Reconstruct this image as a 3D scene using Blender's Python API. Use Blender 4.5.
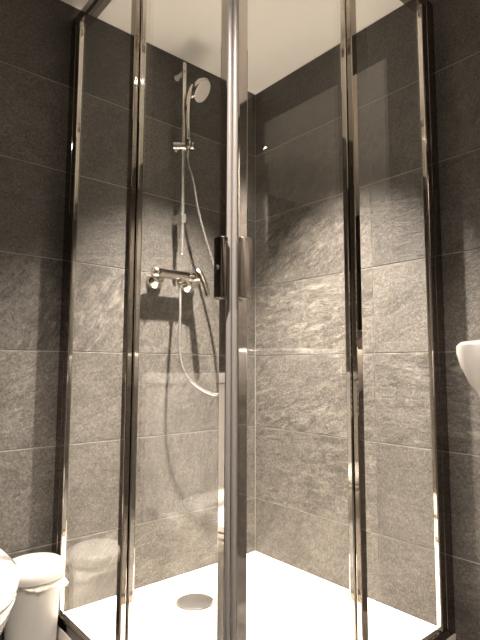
import bpy, bmesh, math, random
from mathutils import Vector, Matrix

for _o in list(bpy.data.objects):
    bpy.data.objects.remove(_o)
scene = bpy.context.scene
COL = scene.collection
PI = math.pi
rnd = random.Random(7)

# ------------------------------------------------------------------ camera
# room axes: the tiled corner is the z axis, wall_left is the plane Y=0 (X<0),
# wall_right the plane X=0 (Y<0), z=0 is the top of the shower tray
CAM = Vector((-1.48386, -1.62249, 0.77097))
YAW, PITCH, ROLL, FPX = 0.860789, 0.0955117, 0.003294, 498.55
cam_d = bpy.data.cameras.new('camera')
cam = bpy.data.objects.new('camera', cam_d)
COL.objects.link(cam)
fw = Vector((math.cos(YAW) * math.cos(PITCH), math.sin(YAW) * math.cos(PITCH), math.sin(PITCH)))
rt = Vector((math.sin(YAW), -math.cos(YAW), 0))
up = rt.cross(fw)
r2 = rt * math.cos(ROLL) + up * math.sin(ROLL)
u2 = -rt * math.sin(ROLL) + up * math.cos(ROLL)
cam.matrix_world = Matrix(((r2.x, u2.x, -fw.x, CAM.x), (r2.y, u2.y, -fw.y, CAM.y), (r2.z, u2.z, -fw.z, CAM.z), (0, 0, 0, 1)))
cam_d.sensor_fit = 'VERTICAL'
cam_d.sensor_height = 32.0
cam_d.lens = FPX * 32.0 / 640.0
cam_d.clip_start = 0.02
scene.camera = cam

# ------------------------------------------------------------------ world, exposure
world = bpy.data.worlds.new('world')
scene.world = world
world.use_nodes = True
world.node_tree.nodes['Background'].inputs[0].default_value = (0.02, 0.018, 0.016, 1)
world.node_tree.nodes['Background'].inputs[1].default_value = 0.3
vs = scene.view_settings
vs.view_transform = 'Standard'
vs.look = 'None'
vs.gamma = 1.0
vs.use_curve_mapping = False
vs.exposure = 2.0
scene.cycles.max_bounces = 14
scene.cycles.diffuse_bounces = 6
scene.cycles.glossy_bounces = 8
scene.cycles.transparent_max_bounces = 32

LAMP_COL = (1.0, 0.876, 0.785)
SHOWER_W = 260.0      # spot in the shower ceiling
ROOM_W = 105.0        # spots over the room

FLOOR_Z = -0.05
CEIL_Z = 2.030
RX0, RY0 = -1.90, -2.60      # the other two walls of the room

# ------------------------------------------------------------------ materials
def nodes(name):
    m = bpy.data.materials.new(name)
    m.use_nodes = True
    nt = m.node_tree
    return m, nt, nt.nodes['Principled BSDF']

def L(nt, a, b):
    nt.links.new(a, b)

def N(nt, kind, **kw):
    n = nt.nodes.new(kind)
    for k, v in kw.items():
        setattr(n, k, v)
    return n

def ramp(nt, src, stops):
    r = N(nt, 'ShaderNodeValToRGB')
    e = r.color_ramp.elements
    while len(e) < len(stops):
        e.new(0.5)
    for el, (p, c) in zip(e, stops):
        el.position = p
        el.color = (c[0], c[1], c[2], 1) if not isinstance(c, (int, float)) else (c, c, c, 1)
    L(nt, src, r.inputs[0])
    return r.outputs[0]

def noise(nt, vec, scale, detail=6, rough=0.6, dist=0.0):
    n = N(nt, 'ShaderNodeTexNoise')
    n.inputs['Scale'].default_value = scale
    n.inputs['Detail'].default_value = detail
    n.inputs['Roughness'].default_value = rough
    n.inputs['Distortion'].default_value = dist
    L(nt, vec, n.inputs['Vector'])
    return n.outputs['Fac']

def mixc(nt, fac, a, b, mode='MIX'):
    m = N(nt, 'ShaderNodeMix', data_type='RGBA', blend_type=mode)
    for s, v in ((m.inputs[0], fac), (m.inputs[6], a), (m.inputs[7], b)):
        if isinstance(v, (int, float)):
            s.default_value = v
        elif isinstance(v, tuple):
            s.default_value = (v[0], v[1], v[2], 1)
        else:
            L(nt, v, s)
    return m.outputs[2]

def math_n(nt, op, a, b=None):
    m = N(nt, 'ShaderNodeMath', operation=op)
    for s, v in zip(m.inputs, (a, b)):
        if v is None:
            continue
        if isinstance(v, (int, float)):
            s.default_value = v
        else:
            L(nt, v, s)
    return m.outputs[0]

def slate_tile_material(name, dark, mid, light):
    m, nt, bs = nodes(name)
    tc = N(nt, 'ShaderNodeTexCoord')
    oi = N(nt, 'ShaderNodeObjectInfo')
    off = N(nt, 'ShaderNodeCombineXYZ')
    L(nt, math_n(nt, 'MULTIPLY', oi.outputs['Random'], 37.0), off.inputs[0])
    L(nt, math_n(nt, 'MULTIPLY', oi.outputs['Random'], 91.0), off.inputs[1])
    L(nt, math_n(nt, 'MULTIPLY', oi.outputs['Random'], 53.0), off.inputs[2])
    # grain direction differs from tile to tile
    rot = N(nt, 'ShaderNodeVectorRotate', rotation_type='Y_AXIS')
    L(nt, tc.outputs['Object'], rot.inputs['Vector'])
    L(nt, math_n(nt, 'MULTIPLY_ADD', oi.outputs['Random'], 0.0), rot.inputs['Angle'])
    ang = math_n(nt, 'MULTIPLY', math_n(nt, 'FRACT', math_n(nt, 'MULTIPLY', oi.outputs['Random'], 17.3)), 1.5)
    L(nt, ang, rot.inputs['Angle'])
    add = N(nt, 'ShaderNodeVectorMath', operation='ADD')
    L(nt, rot.outputs[0], add.inputs[0]); L(nt, off.outputs[0], add.inputs[1])
    st = N(nt, 'ShaderNodeMapping')
    st.inputs['Scale'].default_value = (0.33, 1.0, 1.0)
    L(nt, add.outputs[0], st.inputs['Vector'])
    V, S = add.outputs[0], st.outputs[0]
    cloud = noise(nt, V, 5.0, 5, 0.6, 0.4)
    streak = noise(nt, S, 40.0, 10, 0.74, 0.9)
    grain = noise(nt, V, 120.0, 8, 0.85)
    speck = noise(nt, V, 170.0, 3, 0.7)
    base = ramp(nt, cloud, [(0.30, dark), (0.58, mid), (0.80, mid)])
    g = ramp(nt, grain, [(0.37, 0.45), (0.50, 0.97), (0.61, 1.65)])
    c = mixc(nt, 1.0, base, g, 'MULTIPLY')
    sfac = ramp(nt, streak, [(0.51, 0.0), (0.56, 0.25), (0.62, 0.90)])
    patch = ramp(nt, noise(nt, V, 3.1, 3, 0.5, 0.6), [(0.40, 0.15), (0.60, 1.0)])
    veiny = math_n(nt, 'FRACT', math_n(nt, 'MULTIPLY', oi.outputs['Random'], 29.3))
    vamp = math_n(nt, 'MULTIPLY_ADD', math_n(nt, 'MULTIPLY', veiny, veiny), 0.55)
    vamp.node.inputs[2].default_value = 0.12
    f = math_n(nt, 'MULTIPLY', math_n(nt, 'MULTIPLY', sfac, patch), vamp)
    c = mixc(nt, f, c, light)
    sd = ramp(nt, streak, [(0.38, 0.42), (0.50, 1.0)])
    c = mixc(nt, math_n(nt, 'ADD', vamp, 0.12), c, sd, 'MULTIPLY')
    c = mixc(nt, ramp(nt, speck, [(0.56, 0.0), (0.70, 0.5)]), c, light)
    # each tile a little lighter or darker
    tone = math_n(nt, 'MULTIPLY_ADD', math_n(nt, 'FRACT', math_n(nt, 'MULTIPLY', oi.outputs['Random'], 7.7)), 0.30)
    tone.node.inputs[2].default_value = 0.85
    c = mixc(nt, 1.0, c, tone, 'MULTIPLY')
    L(nt, c, bs.inputs['Base Color'])
    h = math_n(nt, 'ADD', math_n(nt, 'MULTIPLY', streak, 1.0), math_n(nt, 'MULTIPLY', grain, 0.35))
    bp = N(nt, 'ShaderNodeBump')
    bp.inputs['Strength'].default_value = 0.8
    bp.inputs['Distance'].default_value = 0.004
    L(nt, h, bp.inputs['Height'])
    L(nt, bp.outputs[0], bs.inputs['Normal'])
    L(nt, ramp(nt, grain, [(0.3, 0.42), (0.7, 0.62)]), bs.inputs['Roughness'])
    bs.inputs['Specular IOR Level'].default_value = 0.4
    return m

def plain(name, col, rough=0.5, metal=0.0, spec=0.5, bump=0.0, bscale=60.0, var=0.0, coat=0.0):
    m, nt, bs = nodes(name)
    bs.inputs['Roughness'].default_value = rough
    bs.inputs['Metallic'].default_value = metal
    bs.inputs['Specular IOR Level'].default_value = spec
    bs.inputs['Coat Weight'].default_value = coat
    tc = N(nt, 'ShaderNodeTexCoord')
    n = noise(nt, tc.outputs['Object'], bscale, 4, 0.55)
    a = tuple(x * (1 - var) for x in col)
    b = tuple(min(1, x * (1 + var)) for x in col)
    L(nt, ramp(nt, n, [(0.3, a), (0.7, b)]), bs.inputs['Base Color'])
    if bump:
        bp = N(nt, 'ShaderNodeBump')
        bp.inputs['Strength'].default_value = bump
        bp.inputs['Distance'].default_value = 0.002
        L(nt, n, bp.inputs['Height'])
        L(nt, bp.outputs[0], bs.inputs['Normal'])
    return m

def glass_material(name, tint):
    # thin safety glass: clear transmission plus Schlick surface reflection
    m = bpy.data.materials.new(name)
    m.use_nodes = True
    nt = m.node_tree
    nt.nodes.clear()
    out = N(nt, 'ShaderNodeOutputMaterial')
    geo = N(nt, 'ShaderNodeNewGeometry')
    dot = N(nt, 'ShaderNodeVectorMath', operation='DOT_PRODUCT')
    L(nt, geo.outputs['Normal'], dot.inputs[0]); L(nt, geo.outputs['Incoming'], dot.inputs[1])
    c = math_n(nt, 'ABSOLUTE', dot.outputs['Value'])
    s = math_n(nt, 'POWER', math_n(nt, 'SUBTRACT', 1.0, c), 5.0)
    F = math_n(nt, 'ADD', math_n(nt, 'MULTIPLY', s, 0.96), 0.043)
    tr = N(nt, 'ShaderNodeBsdfTransparent')
    tr.inputs[0].default_value = (*tint, 1)
    gl = N(nt, 'ShaderNodeBsdfGlossy')
    gl.inputs['Roughness'].default_value = 0.0
    gl.inputs['Color'].default_value = (1, 1, 1, 1)
    mx = N(nt, 'ShaderNodeMixShader')
    L(nt, F, mx.inputs[0]); L(nt, tr.outputs[0], mx.inputs[1]); L(nt, gl.outputs[0], mx.inputs[2])
    L(nt, mx.outputs[0], out.inputs[0])
    return m

def emitter(name, col, strength):
    m, nt, bs = nodes(name)
    bs.inputs['Base Color'].default_value = (0.8, 0.8, 0.8, 1)
    bs.inputs['Emission Color'].default_value = (*col, 1)
    bs.inputs['Emission Strength'].default_value = strength
    return m

M = {}
M['tile'] = slate_tile_material('slate_tile', (0.056, 0.050, 0.043), (0.090, 0.082, 0.071), (0.26, 0.239, 0.206))
M['floor_tile'] = slate_tile_material('slate_floor_tile', (0.045, 0.042, 0.038), (0.075, 0.07, 0.063), (0.15, 0.14, 0.125))
M['grout'] = plain('grout', (0.30, 0.28, 0.25), 0.9, bump=0.3, bscale=300, var=0.1)
M['paint'] = plain('ceiling_paint', (0.90, 0.87, 0.82), 0.85, bump=0.05, bscale=150, var=0.01)
M['chrome'] = plain('chrome', (0.74, 0.70, 0.65), 0.045, metal=1.0, var=0.01)
M['dark_chrome'] = plain('polished_profile', (0.26, 0.225, 0.20), 0.05, metal=1.0, var=0.01)
M['rail_chrome'] = plain('rail_chrome', (0.50, 0.45, 0.40), 0.10, metal=1.0, var=0.01)
M['handle_chrome'] = plain('handle_chrome', (0.42, 0.375, 0.33), 0.22, metal=0.95, var=0.02)
M['edge_chrome'] = plain('edge_chrome', (0.46, 0.41, 0.36), 0.04, metal=1.0, var=0.01)
M['satin'] = plain('satin_chrome', (0.70, 0.68, 0.64), 0.17, metal=0.9, var=0.01)
M['hose'] = plain('silver_hose', (0.56, 0.54, 0.51), 0.22, metal=0.9, var=0.01)
M['glass'] = glass_material('clear_glass', (0.975, 0.985, 0.975))
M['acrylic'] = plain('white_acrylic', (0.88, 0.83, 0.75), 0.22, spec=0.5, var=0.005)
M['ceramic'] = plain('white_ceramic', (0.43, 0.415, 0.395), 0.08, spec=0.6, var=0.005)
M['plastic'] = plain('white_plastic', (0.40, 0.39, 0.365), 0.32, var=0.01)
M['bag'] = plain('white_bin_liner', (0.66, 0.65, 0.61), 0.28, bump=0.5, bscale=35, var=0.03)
M['seal'] = plain('grey_seal', (0.24, 0.226, 0.213), 0.30, var=0.03)
M['clear_seal'] = plain('translucent_seal', (0.55, 0.52, 0.46), 0.25, var=0.03)
M['handset'] = plain('satin_grey_plastic', (0.62, 0.60, 0.56), 0.22, spec=0.6, var=0.01)
M['spray'] = plain('spray_face', (0.20, 0.19, 0.18), 0.35, var=0.05)
M['steel'] = plain('brushed_steel', (0.62, 0.61, 0.60), 0.28, metal=1.0, bump=0.1, bscale=200, var=0.05)
M['black'] = plain('black_rubber', (0.012, 0.012, 0.012), 0.5)
M['rad'] = plain('white_enamel', (0.85, 0.84, 0.80), 0.25, var=0.01)
M['mirror'] = plain('mirror_silver', (0.92, 0.92, 0.91), 0.005, metal=1.0, var=0.0)
M['door'] = plain('dark_door_lacquer', (0.16, 0.14, 0.12), 0.4, var=0.05)
M['lamp_glow'] = emitter('lamp_glow', LAMP_COL, 28.0)

# ------------------------------------------------------------------ mesh helpers
def link(name, bm, mat, parent=None, smooth=False, loc=None, label=None):
    bmesh.ops.recalc_face_normals(bm, faces=bm.faces)
    me = bpy.data.meshes.new(name)
    bm.to_mesh(me); bm.free()
    me.materials.append(M[mat])
    if smooth:
        for p in me.polygons:
            p.use_smooth = True
        try:
            me.set_sharp_from_angle(angle=math.radians(38))
        except Exception:
            pass
    o = bpy.data.objects.new(name, me)
    COL.objects.link(o)
    if parent is not None:
        o.parent = parent
        o.location = Vector(loc) if loc else -base_of(parent)
    elif loc:
        o.location = Vector(loc)
    if label:
        o['label'] = label
    return o

def base_of(o):
    v = Vector((0, 0, 0))
    while o is not None:
        v += o.location
        o = o.parent
    return v

def thing(name, label, cat, loc, group=None):
    o = bpy.data.objects.new(name, None)
    o.empty_display_size = 0.1
    COL.objects.link(o)
    o.location = loc
    o['label'] = label
    o['category'] = cat
    if group:
        o['group'] = group
    return o

def tag(o, label, cat, group=None):
    o['label'] = label
    o['category'] = cat
    if group:
        o['group'] = group
    return o

def structure(o):
    o['kind'] = 'structure'
    return o

def box(bm, x0, x1, y0, y1, z0, z1, bev=0.0, seg=2):
    r = bmesh.ops.create_cube(bm, size=1.0)
    vv = r['verts']
    for v in vv:
        v.co = Vector(((x0 + x1) / 2 + v.co.x * (x1 - x0), (y0 + y1) / 2 + v.co.y * (y1 - y0), (z0 + z1) / 2 + v.co.z * (z1 - z0)))
    if bev > 0:
        ed = list({e for v in vv for e in v.link_edges})
        bmesh.ops.bevel(bm, geom=ed, offset=bev, segments=seg, profile=0.5, affect='EDGES')
    return bm

def nb():
    return bmesh.new()

def B(x0, x1, y0, y1, z0, z1, bev=0.0, seg=2):
    return box(nb(), x0, x1, y0, y1, z0, z1, bev, seg)

def loft(bm, rings, cap0=True, cap1=True, closed=True):
    rows = [[bm.verts.new(p) for p in r] for r in rings]
    n = len(rows[0])
    for a, b in zip(rows, rows[1:]):
        for i in range(n if closed else n - 1):
            j = (i + 1) % n
            bm.faces.new((a[i], a[j], b[j], b[i]))
    if cap0:
        bm.faces.new(list(reversed(rows[0])))
    if cap1:
        bm.faces.new(rows[-1])
    return bm

def frame_of(d):
    d = Vector(d).normalized()
    a = Vector((0, 0, 1)) if abs(d.z) < 0.9 else Vector((1, 0, 0))
    u = d.cross(a).normalized()
    return u, d.cross(u).normalized(), d

def lathe(bm, origin, axis, prof, n=32, cap0=True, cap1=True):
    u, v, d = frame_of(axis)
    o = Vector(origin)
    rings = []
    for r, h in prof:
        rings.append([o + d * h + (u * math.cos(2 * PI * i / n) + v * math.sin(2 * PI * i / n)) * max(r, 1e-5) for i in range(n)])
    return loft(bm, rings, cap0, cap1)

def spline(pts, n=10):
    P = [Vector(p) for p in pts]
    out = []
    for i in range(len(P) - 1):
        p0 = P[max(i - 1, 0)]; p1 = P[i]; p2 = P[i + 1]; p3 = P[min(i + 2, len(P) - 1)]
        for k in range(n):
            t = k / n
            out.append(0.5 * ((2 * p1) + (p2 - p0) * t + (2 * p0 - 5 * p1 + 4 * p2 - p3) * t * t + (-p0 + 3 * p1 - 3 * p2 + p3) * t ** 3))
    out.append(P[-1])
    return out

def tube(bm, pts, rad, n=12, rads=None):
    rings = []
    u = None
    for i, p in enumerate(pts):
        a = pts[max(i - 1, 0)]; b = pts[min(i + 1, len(pts) - 1)]
        d = (Vector(b) - Vector(a)).normalized()
        if u is None:
            u = frame_of(d)[0]
        u = (u - d * u.dot(d)).normalized()
        v = d.cross(u)
        r = rads[i] if rads else rad
        rings.append([Vector(p) + (u * math.cos(2 * PI * k / n) + v * math.sin(2 * PI * k / n)) * r for k in range(n)])
    return loft(bm, rings)

def sq_ring(cx, cy, a, b, z, n=48, e=2.5):
    out = []
    for i in range(n):
        t = 2 * PI * i / n
        c, s = math.cos(t), math.sin(t)
        out.append(Vector((cx + a * math.copysign(abs(c) ** (2 / e), c), cy + b * math.copysign(abs(s) ** (2 / e), s), z)))
    return out

# ------------------------------------------------------------------ room shell
PITCH_Z = 0.303            # tile height 300 mm + 3 mm joint
Z_TOP = 2.0346             # joint under the ceiling
JU = 0.603                 # tile length 600 mm + 3 mm joint
TILE_T = 0.007
REC = 0.0018               # joints lie this far behind the tile faces
tile_meshes = {}

def tile_mesh(w, h, mat):
    k = (round(w, 4), round(h, 4), mat)
    if k not in tile_meshes:
        bm = nb()
        c = 0.0012
        y1 = 0.0
        ring = lambda dx, y: [Vector((-w / 2 + dx, y, -h / 2 + dx)), Vector((w / 2 - dx, y, -h / 2 + dx)), Vector((w / 2 - dx, y, h / 2 - dx)), Vector((-w / 2 + dx, y, h / 2 - dx))]
        loft(bm, [ring(0, TILE_T), ring(0, c), ring(c, y1)])
        bmesh.ops.recalc_face_normals(bm, faces=bm.faces)
        me = bpy.data.meshes.new('tile')
        bm.to_mesh(me); bm.free()
        me.materials.append(M[mat])
        tile_meshes[k] = me
    return tile_meshes[k]

def lay_tiles(parent, u_joints, z_joints, place, rz, mat='tile', g=0.0026):
    # u_joints and z_joints are joint centre lines; place(u, z) -> location of the tile's face centre
    for a, b in zip(u_joints, u_joints[1:]):
        for c, d in zip(z_joints, z_joints[1:]):
            w, h = (b - a) - 0.0009, (d - c) - g
            if w < 0.008 or h < 0.008:
                continue
            o = bpy.data.objects.new('tile', tile_mesh(w, h, mat))
            COL.objects.link(o)
            o.parent = parent
            o.location = place((a + b) / 2, (c + d) / 2)
            o.rotation_euler = rz

zj = [FLOOR_Z - 0.0015] + sorted([Z_TOP - PITCH_Z * k for k in range(1, 7)]) + [CEIL_Z + 0.001]

def joints(first, step, end):
    out = [0.0]
    v = first
    while v < end - 0.02:
        out.append(v)
        v += step
    out.append(end)
    return out

W = 0.10
wl = structure(link('wall_left', B(RX0 - W, W, REC, W, FLOOR_Z - W, CEIL_Z + W), 'grout'))
wr = structure(link('wall_right', B(REC, W, RY0 - W, REC, FLOOR_Z - W, CEIL_Z + W), 'grout'))
wb = structure(link('wall_back', B(RX0 - W, W, RY0 - W, RY0 - REC, FLOOR_Z - W, CEIL_Z + W), 'grout'))
ws = structure(link('wall_side', B(RX0 - W, RX0 - REC, RY0 - REC, REC, FLOOR_Z - W, CEIL_Z + W), 'grout'))
uL = joints(0.607, JU, -RX0)
uR = joints(0.612, JU, -RY0)
lay_tiles(wl, [-u for u in reversed(uL)], zj, lambda u, z: (u, 0, z), (0, 0, 0))
lay_tiles(wr, [-u for u in reversed(uR)], zj, lambda u, z: (0, u, z), (0, 0, -PI / 2))
lay_tiles(wb, [-u for u in reversed(uL)], zj, lambda u, z: (u, RY0, z), (0, 0, PI))
lay_tiles(ws, [-u for u in reversed(uR)], zj, lambda u, z: (RX0, u, z), (0, 0, PI / 2))

fl = structure(link('floor', B(RX0 - W, W, RY0 - W, W, FLOOR_Z - W, FLOOR_Z - REC), 'grout'))
lay_tiles(fl, [-u for u in reversed(uL)], [-u for u in reversed(joints(0.303, 0.303, -RY0))], lambda u, z: (u, z, FLOOR_Z), (-PI / 2, 0, 0), 'floor_tile')
ce = structure(link('ceiling', B(RX0 - W, W, RY0 - W, W, CEIL_Z, CEIL_Z + W), 'paint'))

# tiled pipe shaft in the far corner behind the photographer (seen only in the mirror)
SX, SY = -0.62, -2.22
sh = structure(link('wall_shaft', B(SX + REC, 0.0, RY0, SY - REC, FLOOR_Z, CEIL_Z), 'grout'))
lay_tiles(sh, [SX, -0.003], zj, lambda u, z: (u, SY, z), (0, 0, PI))
lay_tiles(sh, [RY0 + 0.003, SY], zj, lambda u, z: (SX, u, z), (0, 0, -PI / 2))

# door leaf on the side wall, out of the frame
d1 = structure(link('door_1', B(RX0 + 0.0005, RX0 + 0.035, -2.45, -1.70, FLOOR_Z + 0.004, 1.93, 0.003), 'door'))
bm = nb()
tube(bm, spline([(RX0 + 0.035, -1.77, 0.98), (RX0 + 0.085, -1.77, 0.98), (RX0 + 0.09, -1.80, 0.98), (RX0 + 0.09, -1.89, 0.98)], 5), 0.009)
link('door_handle', bm, 'steel', d1, True)

# ------------------------------------------------------------------ ceiling lamps
def downlight(x, y, label, watts, angle, blend=0.55):
    t = thing('ceiling_downlight', label, 'downlight', (x, y, CEIL_Z), 'ceiling downlights')
    bm = nb()
    lathe(bm, (x, y, CEIL_Z - 0.0005), (0, 0, -1), [(0.028, 0.0), (0.041, 0.0), (0.041, 0.003), (0.038, 0.006), (0.030, 0.006), (0.028, 0.004)], 32, False, False)
    link('bezel', bm, 'chrome', t, True)
    bm = nb()
    lathe(bm, (x, y, CEIL_Z - 0.0005), (0, 0, -1), [(0.028, 0.0), (0.0275, 0.002), (0.018, 0.004), (0.0, 0.0045)], 24, True, False)
    link('bulb', bm, 'lamp_glow', t, True)
    ld = bpy.data.lights.new('downlight_beam', 'SPOT')
    ld.energy = watts
    ld.color = LAMP_COL
    ld.spot_size = math.radians(angle)
    ld.spot_blend = blend
    ld.shadow_soft_size = 0.022
    lo = bpy.data.objects.new('downlight_beam', ld)
    COL.objects.link(lo)
    lo.parent = t
    lo.location = (0, 0, -0.012)
    return t

downlight(-0.47, -0.50, 'small round ceiling downlight above the shower tray', SHOWER_W, 81, 0.85)
downlight(-0.42, -2.07, 'small round ceiling downlight beside the tiled shaft, mirrored in the right glass', ROOM_W, 112, 0.8)
downlight(-1.35, -1.15, 'small round ceiling downlight in front of the toilet', ROOM_W * 0.7, 112, 0.8)

# ------------------------------------------------------------------ shower tray
TRAY = 0.8695
def make_tray():
    t = thing('shower_tray', 'square white acrylic shower tray in the tiled corner', 'shower tray', (-TRAY / 2, -TRAY / 2, FLOOR_Z))
    n = 24
    bm = nb()
    dc = Vector((-0.459, -0.205))
    def hz(x, y):
        e = min(-x, -y, x + TRAY, y + TRAY)
        rim = 0.055
        k = max(0.0, min(1.0, (e - rim) / 0.03))
        k = k * k * (3 - 2 * k)
        d = (Vector((x, y)) - dc).length
        return -0.0015 - k * (0.006 - 0.004 * min(1, d / 0.7))
    g = 0.0015
    cs = [-g - (TRAY - g) * i / 60 for i in range(61)]
    vv = [[bm.verts.new((x, y, hz(x, y))) for y in cs] for x in cs]
    for i in range(60):
        for j in range(60):
            bm.faces.new((vv[i][j], vv[i + 1][j], vv[i + 1][j + 1], vv[i][j + 1]))
    # skirt down to the floor
    ring = [vv[i][0] for i in range(61)] + [vv[60][j] for j in range(1, 61)] + [vv[i][60] for i in range(59, -1, -1)] + [vv[0][j] for j in range(59, 0, -1)]
    low = [bm.verts.new((v.co.x, v.co.y, FLOOR_Z + 0.0002)) for v in ring]
    m = len(ring)
    for i in range(m):
        bm.faces.new((ring[i], ring[(i + 1) % m], low[(i + 1) % m], low[i]))
    link('basin', bm, 'acrylic', t, True)
    zd = hz(dc.x, dc.y)
    bm = nb()
    lathe(bm, (dc.x, dc.y, zd - 0.004), (0, 0, 1), [(0.060, 0), (0.060, 0.006), (0.058, 0.009), (0.052, 0.0105), (0.0, 0.0125)], 48)
    dcap = link('drain_cover', bm, 'steel', t, True, label='round steel drain cover')
    bm = nb()
    lathe(bm, (dc.x, dc.y, zd + 0.0005), (0, 0, 1), [(0.064, 0), (0.064, 0.0015), (0.0605, 0.002), (0.0605, 0)], 48, False, False)
    link('drain_ring', bm, 'chrome', dcap, True)
make_tray()

# ------------------------------------------------------------------ corner shower enclosure
ENC_TOP = 1.966
OUT = -0.869                       # outer face of the frame, both sides
CX, CY = -0.838, -0.845            # where the two doors meet
enc = thing('shower_enclosure', 'square corner shower enclosure with clear glass and polished chrome frame', 'shower enclosure', (-0.43, -0.43, 0.0))

def side(bm_, s):
    """geometry is given for the left side (glass in a plane of constant X, running along Y);
    s=1 mirrors it across the diagonal for the right side"""
    if s:
        for v in bm_.verts:
            v.co = Vector((v.co.y, v.co.x, v.co.z))
    return bm_

for s in (0, 1):
    ps = 0.016 if s == 0 else 0.028    # the two fixed panes differ a little in width
    # deep adjustable profile screwed to the wall, with a bright front trim
    wp = link('wall_profile', side(B(OUT, -0.853, -0.044, -0.0008, 0.001, ENC_TOP, 0.0015), s), 'dark_chrome', enc)
    link('frame_post', side(B(-0.8675, -0.8545, -0.070, -0.0442, 0.027, ENC_TOP - 0.034, 0.0015), s), 'dark_chrome', wp)
    link('cover_trim', side(B(-0.8685, -0.8530, -0.078, -0.0702, 0.027, ENC_TOP - 0.034, 0.003, 3), s), 'chrome', wp)
    # fixed pane
    fp = link('fixed_pane', side(B(-0.864, -0.858, -0.464 + ps, -0.074, 0.026, 1.934), s), 'glass', enc)
    link('edge_profile', side(B(-0.8690, -0.8530, -0.478 + ps, -0.454 + ps, 0.026, 1.934, 0.0025, 3), s), 'edge_chrome', fp)
    link('brush_seal', side(B(-0.8528, -0.8470, -0.4635 + ps, -0.4600 + ps, 0.030, 1.930), s), 'black', fp)
    # rails
    link('top_rail', side(B(OUT, -0.828, -0.868, -0.041, 1.934, ENC_TOP + 0.002, 0.003), s), 'rail_chrome', enc)
    link('bottom_rail', side(B(OUT, -0.846, -0.868, -0.041, -0.0012, 0.026, 0.003), s), 'dark_chrome', enc)
    # sliding door, its pane inside the fixed one
    ye = -0.822 if s == 0 else -0.808
    dr = link('sliding_door', side(B(-0.8450, -0.8390, ye, -0.452 + ps, 0.030, 1.930), s), 'glass', enc)
    link('trailing_profile', side(B(-0.8505, -0.8330, -0.480 + ps, -0.456 + ps, 0.028, 1.932, 0.0035, 3), s), 'chrome', dr)
    if s == 0:
        link('closing_profile', B(-0.8500, -0.8330, -0.8420, -0.8170, 0.028, 1.932, 0.003, 3), 'chrome', dr)
    else:
        link('closing_profile', B(-0.8310, -0.8040, -0.8560, -0.8390, 0.028, 1.932, 0.003, 3), 'chrome', dr)
    # rounded magnetic seal
    u = Vector((0.758, -0.652, 0)) * (-1 if s == 0 else 1)
    b = Vector((-0.652, -0.758, 0))
    c = Vector((CX, CY, 0)) + u * 0.0058 + b * 0.0040
    bm = nb()
    lathe(bm, (c.x, c.y, 0.030), (0, 0, 1), [(0.0050, 0), (0.0056, 0.001), (0.0056, 1.899), (0.0050, 1.900)], 20)
    link('magnetic_seal', bm, 'seal', dr, True)
    # rollers at the top of each door
    for yy in (-0.53, -0.74):
        bm = nb()
        lathe(bm, (-0.8388, yy, 1.905), (1, 0, 0), [(0.011, 0), (0.011, 0.006), (0.008, 0.009), (0.0, 0.0095)], 20)
        link('roller', side(bm, s), 'chrome', dr, True)
    # pull handle on two feet
    if s == 0:
        h = link('handle', B(-0.874, -0.856, -0.857, -0.828, 0.908, 1.037, 0.005, 3), 'dark_chrome', dr, True, label='dark polished pull handle of the left door')
        for k in range(2):      # small raised emblem of two arcs
            yc = -0.8395 - 0.004 * k
            bm = nb()
            tube(bm, spline([(-0.8742, yc, 0.9765), (-0.8742, yc - 0.0028, 0.9740), (-0.8742, yc - 0.0036, 0.9705), (-0.8742, yc - 0.0022, 0.9675)], 4), 0.0008, 8)
            link('emblem_arc', bm, 'satin', h, True)
        for z in (0.930, 1.000):
            link('handle_foot', B(-0.857, -0.8495, -0.840, -0.829, z, z + 0.02, 0.001), 'chrome', dr)
    else:
        link('handle', B(-0.840, -0.809, -0.880, -0.862, 0.908, 1.037, 0.005, 3), 'handle_chrome', dr, True, label='pale chrome pull handle of the right door')
        for z in (0.930, 1.000):
            link('handle_foot', B(-0.826, -0.812, -0.863, -0.8555, z, z + 0.02, 0.001), 'chrome', dr)

# ------------------------------------------------------------------ shower fittings on the left wall
RXC, RYC = -0.432, -0.055
rail = thing('slide_rail', 'vertical chrome shower slide rail on the left tiled wall', 'shower rail', (RXC, 0, 1.17))
bm = nb()
lathe(bm, (RXC, RYC, 1.200), (0, 0, 1), [(0.0, 0), (0.006, 0.001), (0.0085, 0.004), (0.0085, 0.772), (0.006, 0.775), (0.0, 0.776)], 20)
link('rod', bm, 'satin', rail, True)
bm = nb()
lathe(bm, (RXC, -0.0008, 1.936), (0, -1, 0), [(0.012, 0), (0.012, 0.004), (0.0085, 0.006), (0.0085, 0.062), (0.0, 0.064)], 18)
link('wall_bracket', bm, 'handset', rail, True)
link('wall_bracket', B(RXC - 0.011, RXC + 0.011, -0.068, -0.0008, 1.325, 1.360, 0.004, 3), 'satin', rail)
AX = Vector((0.758, -0.652, 0))
sc = Vector((RXC, RYC - 0.004, 1.630)) - AX * 0.043
bm = nb()
lathe(bm, sc, AX, [(0.0, 0), (0.014, 0.001), (0.0175, 0.004), (0.0175, 0.030), (0.0155, 0.031), (0.0155, 0.053), (0.0175, 0.054), (0.0175, 0.082), (0.014, 0.085), (0, 0.086)], 24)
sl = link('slider', bm, 'satin', rail, True)
bm = nb()
kp = sc + AX * 0.012
lathe(bm, (kp.x, kp.y, kp.z - 0.0145), (0, 0, -1), [(0.009, 0), (0.010, 0.003), (0.010, 0.012), (0.007, 0.014), (0, 0.0145)], 18)
link('clamp_knob', bm, 'chrome', sl, True)
hpx = sc + AX * 0.064 + Vector((-0.652, -0.758, 0)) * 0.032
bm = nb()
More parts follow.
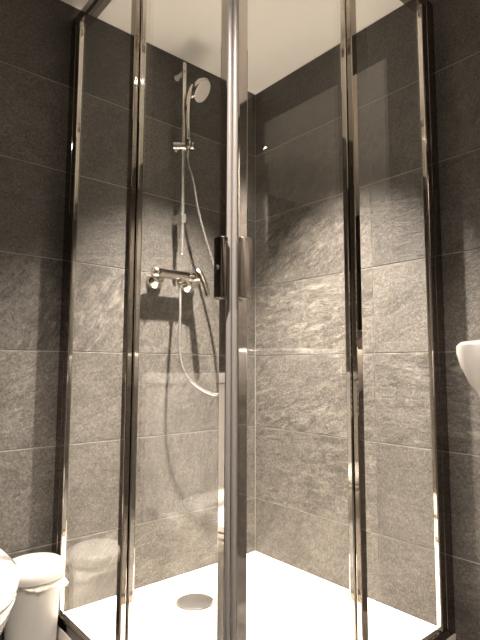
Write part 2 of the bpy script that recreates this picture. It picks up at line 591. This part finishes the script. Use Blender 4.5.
lathe(bm, (hpx.x, hpx.y, 1.613), (0.0, -0.01, 1.0), [(0.0115, 0), (0.0130, 0.002), (0.0138, 0.034), (0.0122, 0.034), (0.0108, 0.0)], 24, False, False)
link('handset_holder', bm, 'chrome', sl, True)

hx, hy = hpx.x, hpx.y
hs = thing('hand_shower', 'chrome hand shower with pale face hanging in the slide rail holder', 'shower head', (hx, hy, 1.60))
hp = spline([(hx, hy, 1.602), (hx - 0.002, hy - 0.001, 1.66), (hx - 0.006, hy - 0.002, 1.73), (hx - 0.006, hy - 0.003, 1.785), (hx + 0.002, hy - 0.008, 1.825), (hx + 0.014, hy - 0.016, 1.850)], 7)
bm = nb()
nn = len(hp)
tube(bm, hp, 0.011, 18, [0.0095 + 0.0085 * (i / (nn - 1)) ** 2.2 for i in range(nn)])
link('handle', bm, 'chrome', hs, True)
hd = Vector((0.44, -0.66, -0.60)).normalized()
hc = Vector((-0.400, -0.126, 1.842)) - hd * 0.006
bm = nb()
lathe(bm, hc, hd, [(0.0, -0.026), (0.016, -0.025), (0.030, -0.019), (0.042, -0.008), (0.047, 0.002), (0.048, 0.009), (0.046, 0.013), (0.044, 0.013)], 40, True, True)
hh = link('head', bm, 'chrome', hs, True)
bm = nb()
lathe(bm, hc + hd * 0.0132, hd, [(0.0445, 0), (0.0435, 0.002), (0.030, 0.0035), (0.0, 0.004)], 40)
link('spray_face', bm, 'handset', hh, True)

# hose
hose_pts = [(hx, hy, 1.600), (hx, hy + 0.001, 1.55), (-0.408, -0.09, 1.492), (-0.384, -0.085, 1.399), (-0.354, -0.085, 1.305), (-0.308, -0.09, 1.180),
            (-0.274, -0.10, 1.056), (-0.259, -0.12, 0.898), (-0.260, -0.135, 0.781), (-0.279, -0.14, 0.698), (-0.320, -0.138, 0.671), (-0.370, -0.130, 0.685),
            (-0.416, -0.118, 0.715), (-0.444, -0.106, 0.748), (-0.457, -0.095, 0.799), (-0.458, -0.085, 0.872), (-0.451, -0.078, 0.977), (-0.444, -0.066, 1.045), (-0.443, -0.062, 1.0785)]
bm = nb()
hsp = spline(hose_pts, 14)
tube(bm, hsp, 0.006, 12, [0.0052 + 0.0006 * (i % 2) for i in range(len(hsp))])
hose = link('shower_hose', bm, 'hose', None, True)
tag(hose, 'silver flexible shower hose looping down below the mixer', 'shower hose')

# mixer
mz = 1.118
mx = thing('shower_mixer', 'chrome wall-mounted shower mixer with a side lever', 'mixer tap', (-0.443, 0, mz))
bm = nb()
lathe(bm, (-0.564, -0.060, mz), (1, 0, 0), [(0.0, 0), (0.015, 0.001), (0.019, 0.006), (0.021, 0.022), (0.0195, 0.036), (0.0185, 0.05), (0.0185, 0.145), (0.0195, 0.160), (0.023, 0.174), (0.024, 0.198), (0.022, 0.207), (0, 0.208)], 32)
body = link('body', bm, 'chrome', mx, True)
for xx in (-0.518, -0.368):
    bm = nb()
    lathe(bm, (xx, -0.0006, 1.095), (0, -1, 0.22), [(0.034, 0), (0.034, 0.004), (0.031, 0.012), (0.022, 0.024), (0.017, 0.032), (0.016, 0.046), (0.0, 0.047)], 32)
    link('wall_rose', bm, 'chrome', mx, True)
    bm = nb()
    lathe(bm, (xx, -0.033, 1.102), (0, -1, 0.22), [(0.021, 0), (0.021, 0.012), (0.0, 0.012)], 6)
    link('union_nut', bm, 'chrome', mx)
bm = nb()
tube(bm, spline([(-0.370, -0.070, 1.138), (-0.363, -0.084, 1.124), (-0.356, -0.100, 1.088), (-0.350, -0.114, 1.042)], 6), 0.009, 14,
     [0.0170 - 0.0045 * min(1, i / 9) for i in range(19)])
link('lever', bm, 'chrome', mx, True)
bm = nb()
lathe(bm, (-0.443, -0.062, mz - 0.016), (0, 0, -1), [(0.012, 0), (0.012, 0.012), (0.0105, 0.013), (0.0105, 0.022), (0, 0.022)], 20)
link('outlet', bm, 'chrome', mx, True)

# ------------------------------------------------------------------ pedal-less bin with liner
bx, by = -0.957, -0.103
bn = thing('waste_bin', 'small white plastic bin with liner between toilet and shower', 'waste bin', (bx, by, FLOOR_Z))
H0 = FLOOR_Z
bm = nb()
lathe(bm, (bx, by, H0 + 0.0005), (0, 0, 1), [(0.062, 0), (0.066, 0.004), (0.076, 0.217), (0.078, 0.222), (0.074, 0.220), (0.066, 0.02), (0.0, 0.015)], 48, True, False)
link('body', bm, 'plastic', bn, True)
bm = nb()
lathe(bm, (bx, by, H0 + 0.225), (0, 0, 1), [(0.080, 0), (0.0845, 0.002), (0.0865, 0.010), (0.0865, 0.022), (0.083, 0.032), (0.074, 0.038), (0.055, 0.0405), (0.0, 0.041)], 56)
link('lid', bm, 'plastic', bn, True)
# liner folded over the rim, crumpled, one corner sticking out
bm = nb()
n = 96
rr = random.Random(3)
ph = [rr.uniform(0, 6.28) for _ in range(6)]
rings = []
for k in range(5):
    f = k / 4
    ring = []
    for i in range(n):
        a = 2 * PI * i / n
        w = 0.004 * math.sin(9 * a + ph[0]) + 0.003 * math.sin(17 * a + ph[1]) + 0.002 * math.sin(31 * a + ph[2])
        tip = math.exp(-((math.atan2(math.sin(a + 0.55), math.cos(a + 0.55))) / 0.10) ** 2)
        drop = 0.010 + 0.005 * math.sin(2 * a + ph[3]) + 0.004 * math.sin(5 * a + ph[4]) + 0.022 * math.exp(-((math.atan2(math.sin(a + 0.75), math.cos(a + 0.75))) / 0.35) ** 2)
        r = 0.0790 + abs(w) * f * 0.6 + 0.001 * f + 0.019 * tip * f
        z = H0 + 0.2245 - f * drop * (1 - 0.2 * tip)
        ring.append(Vector((bx + r * math.cos(a), by + r * math.sin(a), z)))
    rings.append(ring)
loft(bm, rings, False, False)
lo = link('liner', bm, 'bag', bn, True, label='crumpled white bin liner')
md = lo.modifiers.new('thickness', 'SOLIDIFY')
md.thickness = 0.0006

# ------------------------------------------------------------------ toilet
tx = -1.284
wc = thing('toilet', 'white ceramic toilet with closed lid beside the bin', 'toilet', (tx, -0.35, FLOOR_Z))
def dshape(z, a, front, back, n=56, cy=-0.385, dx=0.0):
    out = []
    for i in range(n):
        t = 2 * PI * i / n
        c, s = math.cos(t), math.sin(t)
        if s < 0:
            out.append(Vector((tx + a * c, cy + (cy - front) * s, z)))
        else:
            out.append(Vector((tx + a * math.copysign(abs(c) ** 0.55, c), cy + (back - cy) * abs(s) ** 0.55, z)))
    return out
DZ = -0.020
bm = nb()
loft(bm, [dshape(FLOOR_Z + 0.0005, 0.115, -0.50, -0.06), dshape(FLOOR_Z + 0.02, 0.112, -0.495, -0.06), dshape(0.06, 0.105, -0.48, -0.07), dshape(0.16, 0.125, -0.53, -0.05),
          dshape(0.25 + DZ, 0.155, -0.59, -0.03), dshape(0.290 + DZ, 0.170, -0.612, -0.012), dshape(0.306 + DZ, 0.172, -0.615, -0.010), dshape(0.310 + DZ, 0.165, -0.606, -0.012)])
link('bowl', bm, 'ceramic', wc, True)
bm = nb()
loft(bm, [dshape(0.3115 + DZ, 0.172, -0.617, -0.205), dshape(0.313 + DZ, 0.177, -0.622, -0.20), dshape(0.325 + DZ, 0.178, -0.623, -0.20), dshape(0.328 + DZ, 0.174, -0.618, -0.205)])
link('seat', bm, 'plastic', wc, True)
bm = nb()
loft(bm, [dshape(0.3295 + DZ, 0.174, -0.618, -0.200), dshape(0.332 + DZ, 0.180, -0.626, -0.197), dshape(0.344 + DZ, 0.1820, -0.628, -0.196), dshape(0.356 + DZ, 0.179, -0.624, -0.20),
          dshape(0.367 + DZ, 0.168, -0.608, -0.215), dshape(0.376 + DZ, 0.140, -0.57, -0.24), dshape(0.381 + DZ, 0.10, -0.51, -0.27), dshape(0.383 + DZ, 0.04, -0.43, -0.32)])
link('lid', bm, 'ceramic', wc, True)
for sx in (-0.075, 0.075):
    bm = nb()
    lathe(bm, (tx + sx - 0.018, -0.186, 0.332 + DZ), (1, 0, 0), [(0.011, 0), (0.012, 0.002), (0.012, 0.034), (0.011, 0.036)], 18)
    link('hinge', bm, 'chrome', wc, True)
bm = nb()
loft(bm, [sq_ring(tx, -0.093, 0.165, 0.080, 0.312 + DZ, e=6), sq_ring(tx, -0.093, 0.175, 0.083, 0.36, e=6), sq_ring(tx, -0.093, 0.185, 0.086, 0.70, e=6), sq_ring(tx, -0.093, 0.185, 0.086, 0.714, e=6)])
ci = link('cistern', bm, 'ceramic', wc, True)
bm = nb()
loft(bm, [sq_ring(tx, -0.094, 0.186, 0.087, 0.7145, e=6), sq_ring(tx, -0.094, 0.194, 0.091, 0.718, e=6), sq_ring(tx, -0.094, 0.194, 0.091, 0.742, e=6), sq_ring(tx, -0.094, 0.188, 0.087, 0.752, e=6), sq_ring(tx, -0.094, 0.10, 0.05, 0.754, e=6)])
link('cistern_lid', bm, 'ceramic', ci, True)
bm = nb()
lathe(bm, (tx, -0.094, 0.754), (0, 0, 1), [(0.026, 0), (0.026, 0.004), (0.022, 0.006), (0, 0.006)], 28)
link('flush_button', bm, 'chrome', ci, True)

# ------------------------------------------------------------------ wash basin, tap, mirror
sy0 = -1.345
sk = thing('wash_basin', 'white ceramic wash basin hanging on the right wall', 'wash basin', (0, sy0, 0.70))
def skr(z, a, b, cx, n=64):
    # a: half length along Y, b: reach from the wall; rounded front, flat back
    out = []
    for i in range(n):
        t = 2 * PI * i / n
        c, s = math.cos(t), math.sin(t)
        y = sy0 + a * math.copysign(abs(c) ** 0.72, c)
        x = -cx - b * math.copysign(abs(s) ** 0.72, s)
        out.append(Vector((min(-0.001, x), y, z)))
    return out
bm = nb()
loft(bm, [skr(0.668, 0.17, 0.14, 0.17), skr(0.674, 0.222, 0.18, 0.195), skr(0.70, 0.256, 0.204, 0.208), skr(0.74, 0.275, 0.216, 0.218), skr(0.775, 0.287, 0.224, 0.225),
          skr(0.806, 0.293, 0.228, 0.229), skr(0.822, 0.292, 0.228, 0.229), skr(0.830, 0.285, 0.222, 0.2275), skr(0.8315, 0.276, 0.210, 0.235), skr(0.830, 0.262, 0.165, 0.26), skr(0.818, 0.256, 0.158, 0.26),
          skr(0.77, 0.225, 0.14, 0.255), skr(0.715, 0.15, 0.10, 0.25), skr(0.702, 0.05, 0.04, 0.25)])
link('bowl', bm, 'ceramic', sk, True)
bm = nb()
lathe(bm, (-0.25, sy0, 0.7025), (0, 0, 1), [(0.030, 0), (0.030, 0.002), (0.026, 0.004), (0, 0.003)], 28)
link('waste', bm, 'chrome', sk, True)
tp = thing('basin_tap', 'chrome single-lever tap on the wash basin', 'tap', (-0.06, sy0, 0.832))
bm = nb()
lathe(bm, (-0.062, sy0, 0.832), (0, 0, 1), [(0.026, 0), (0.026, 0.004), (0.022, 0.008), (0.021, 0.085), (0.022, 0.095), (0.016, 0.105), (0, 0.107)], 28)
link('body', bm, 'chrome', tp, True)
bm = nb()
tube(bm, spline([(-0.075, sy0, 0.880), (-0.13, sy0, 0.890), (-0.175, sy0, 0.883), (-0.185, sy0, 0.870)], 6), 0.012, 14)
link('spout', bm, 'chrome', tp, True)
bm = nb()
box(bm, -0.150, -0.050, sy0 - 0.010, sy0 + 0.010, 0.940, 0.952, 0.004, 3)
link('lever', bm, 'chrome', tp, True)

mr = thing('wall_mirror', 'large frameless mirror above the wash basin', 'mirror', (0, -1.31, 0.90))
link('backing', B(-0.006, -0.0008, -1.613, -1.034, 0.905, 1.860), 'black', mr)
link('silvered_glass', B(-0.0095, -0.0065, -1.615, -1.032, 0.903, 1.862, 0.0008, 1), 'mirror', mr)

# ------------------------------------------------------------------ towel radiator on the back wall
ra = thing('towel_radiator', 'white ladder towel radiator on the wall behind', 'radiator', (-1.52, RY0, 0.30))
yr = RY0 + 0.065
for xx in (-1.745, -1.295):
    bm = nb()
    lathe(bm, (xx, yr, 0.35), (0, 0, 1), [(0.012, 0), (0.016, 0.002), (0.016, 1.078), (0.012, 1.08)], 16)
    link('upright', bm, 'rad', ra, True)
    for zz in (0.45, 1.33):
        bm = nb()
        lathe(bm, (xx, RY0 + 0.0006, zz), (0, 1, 0), [(0.014, 0), (0.014, 0.004), (0.008, 0.006), (0.008, 0.055)], 14)
        link('wall_mount', bm, 'rad', ra, True)
for g0, cnt in ((1.40, 6), (1.06, 6), (0.72, 7)):
    for k in range(cnt):
        z = g0 - 0.04 * k
        bm = nb()
        tube(bm, spline([(-1.735, yr + 0.005, z), (-1.62, yr + 0.020, z), (-1.52, yr + 0.025, z), (-1.42, yr + 0.020, z), (-1.305, yr + 0.005, z)], 4), 0.0095, 10)
        link('bar', bm, 'rad', ra, True)
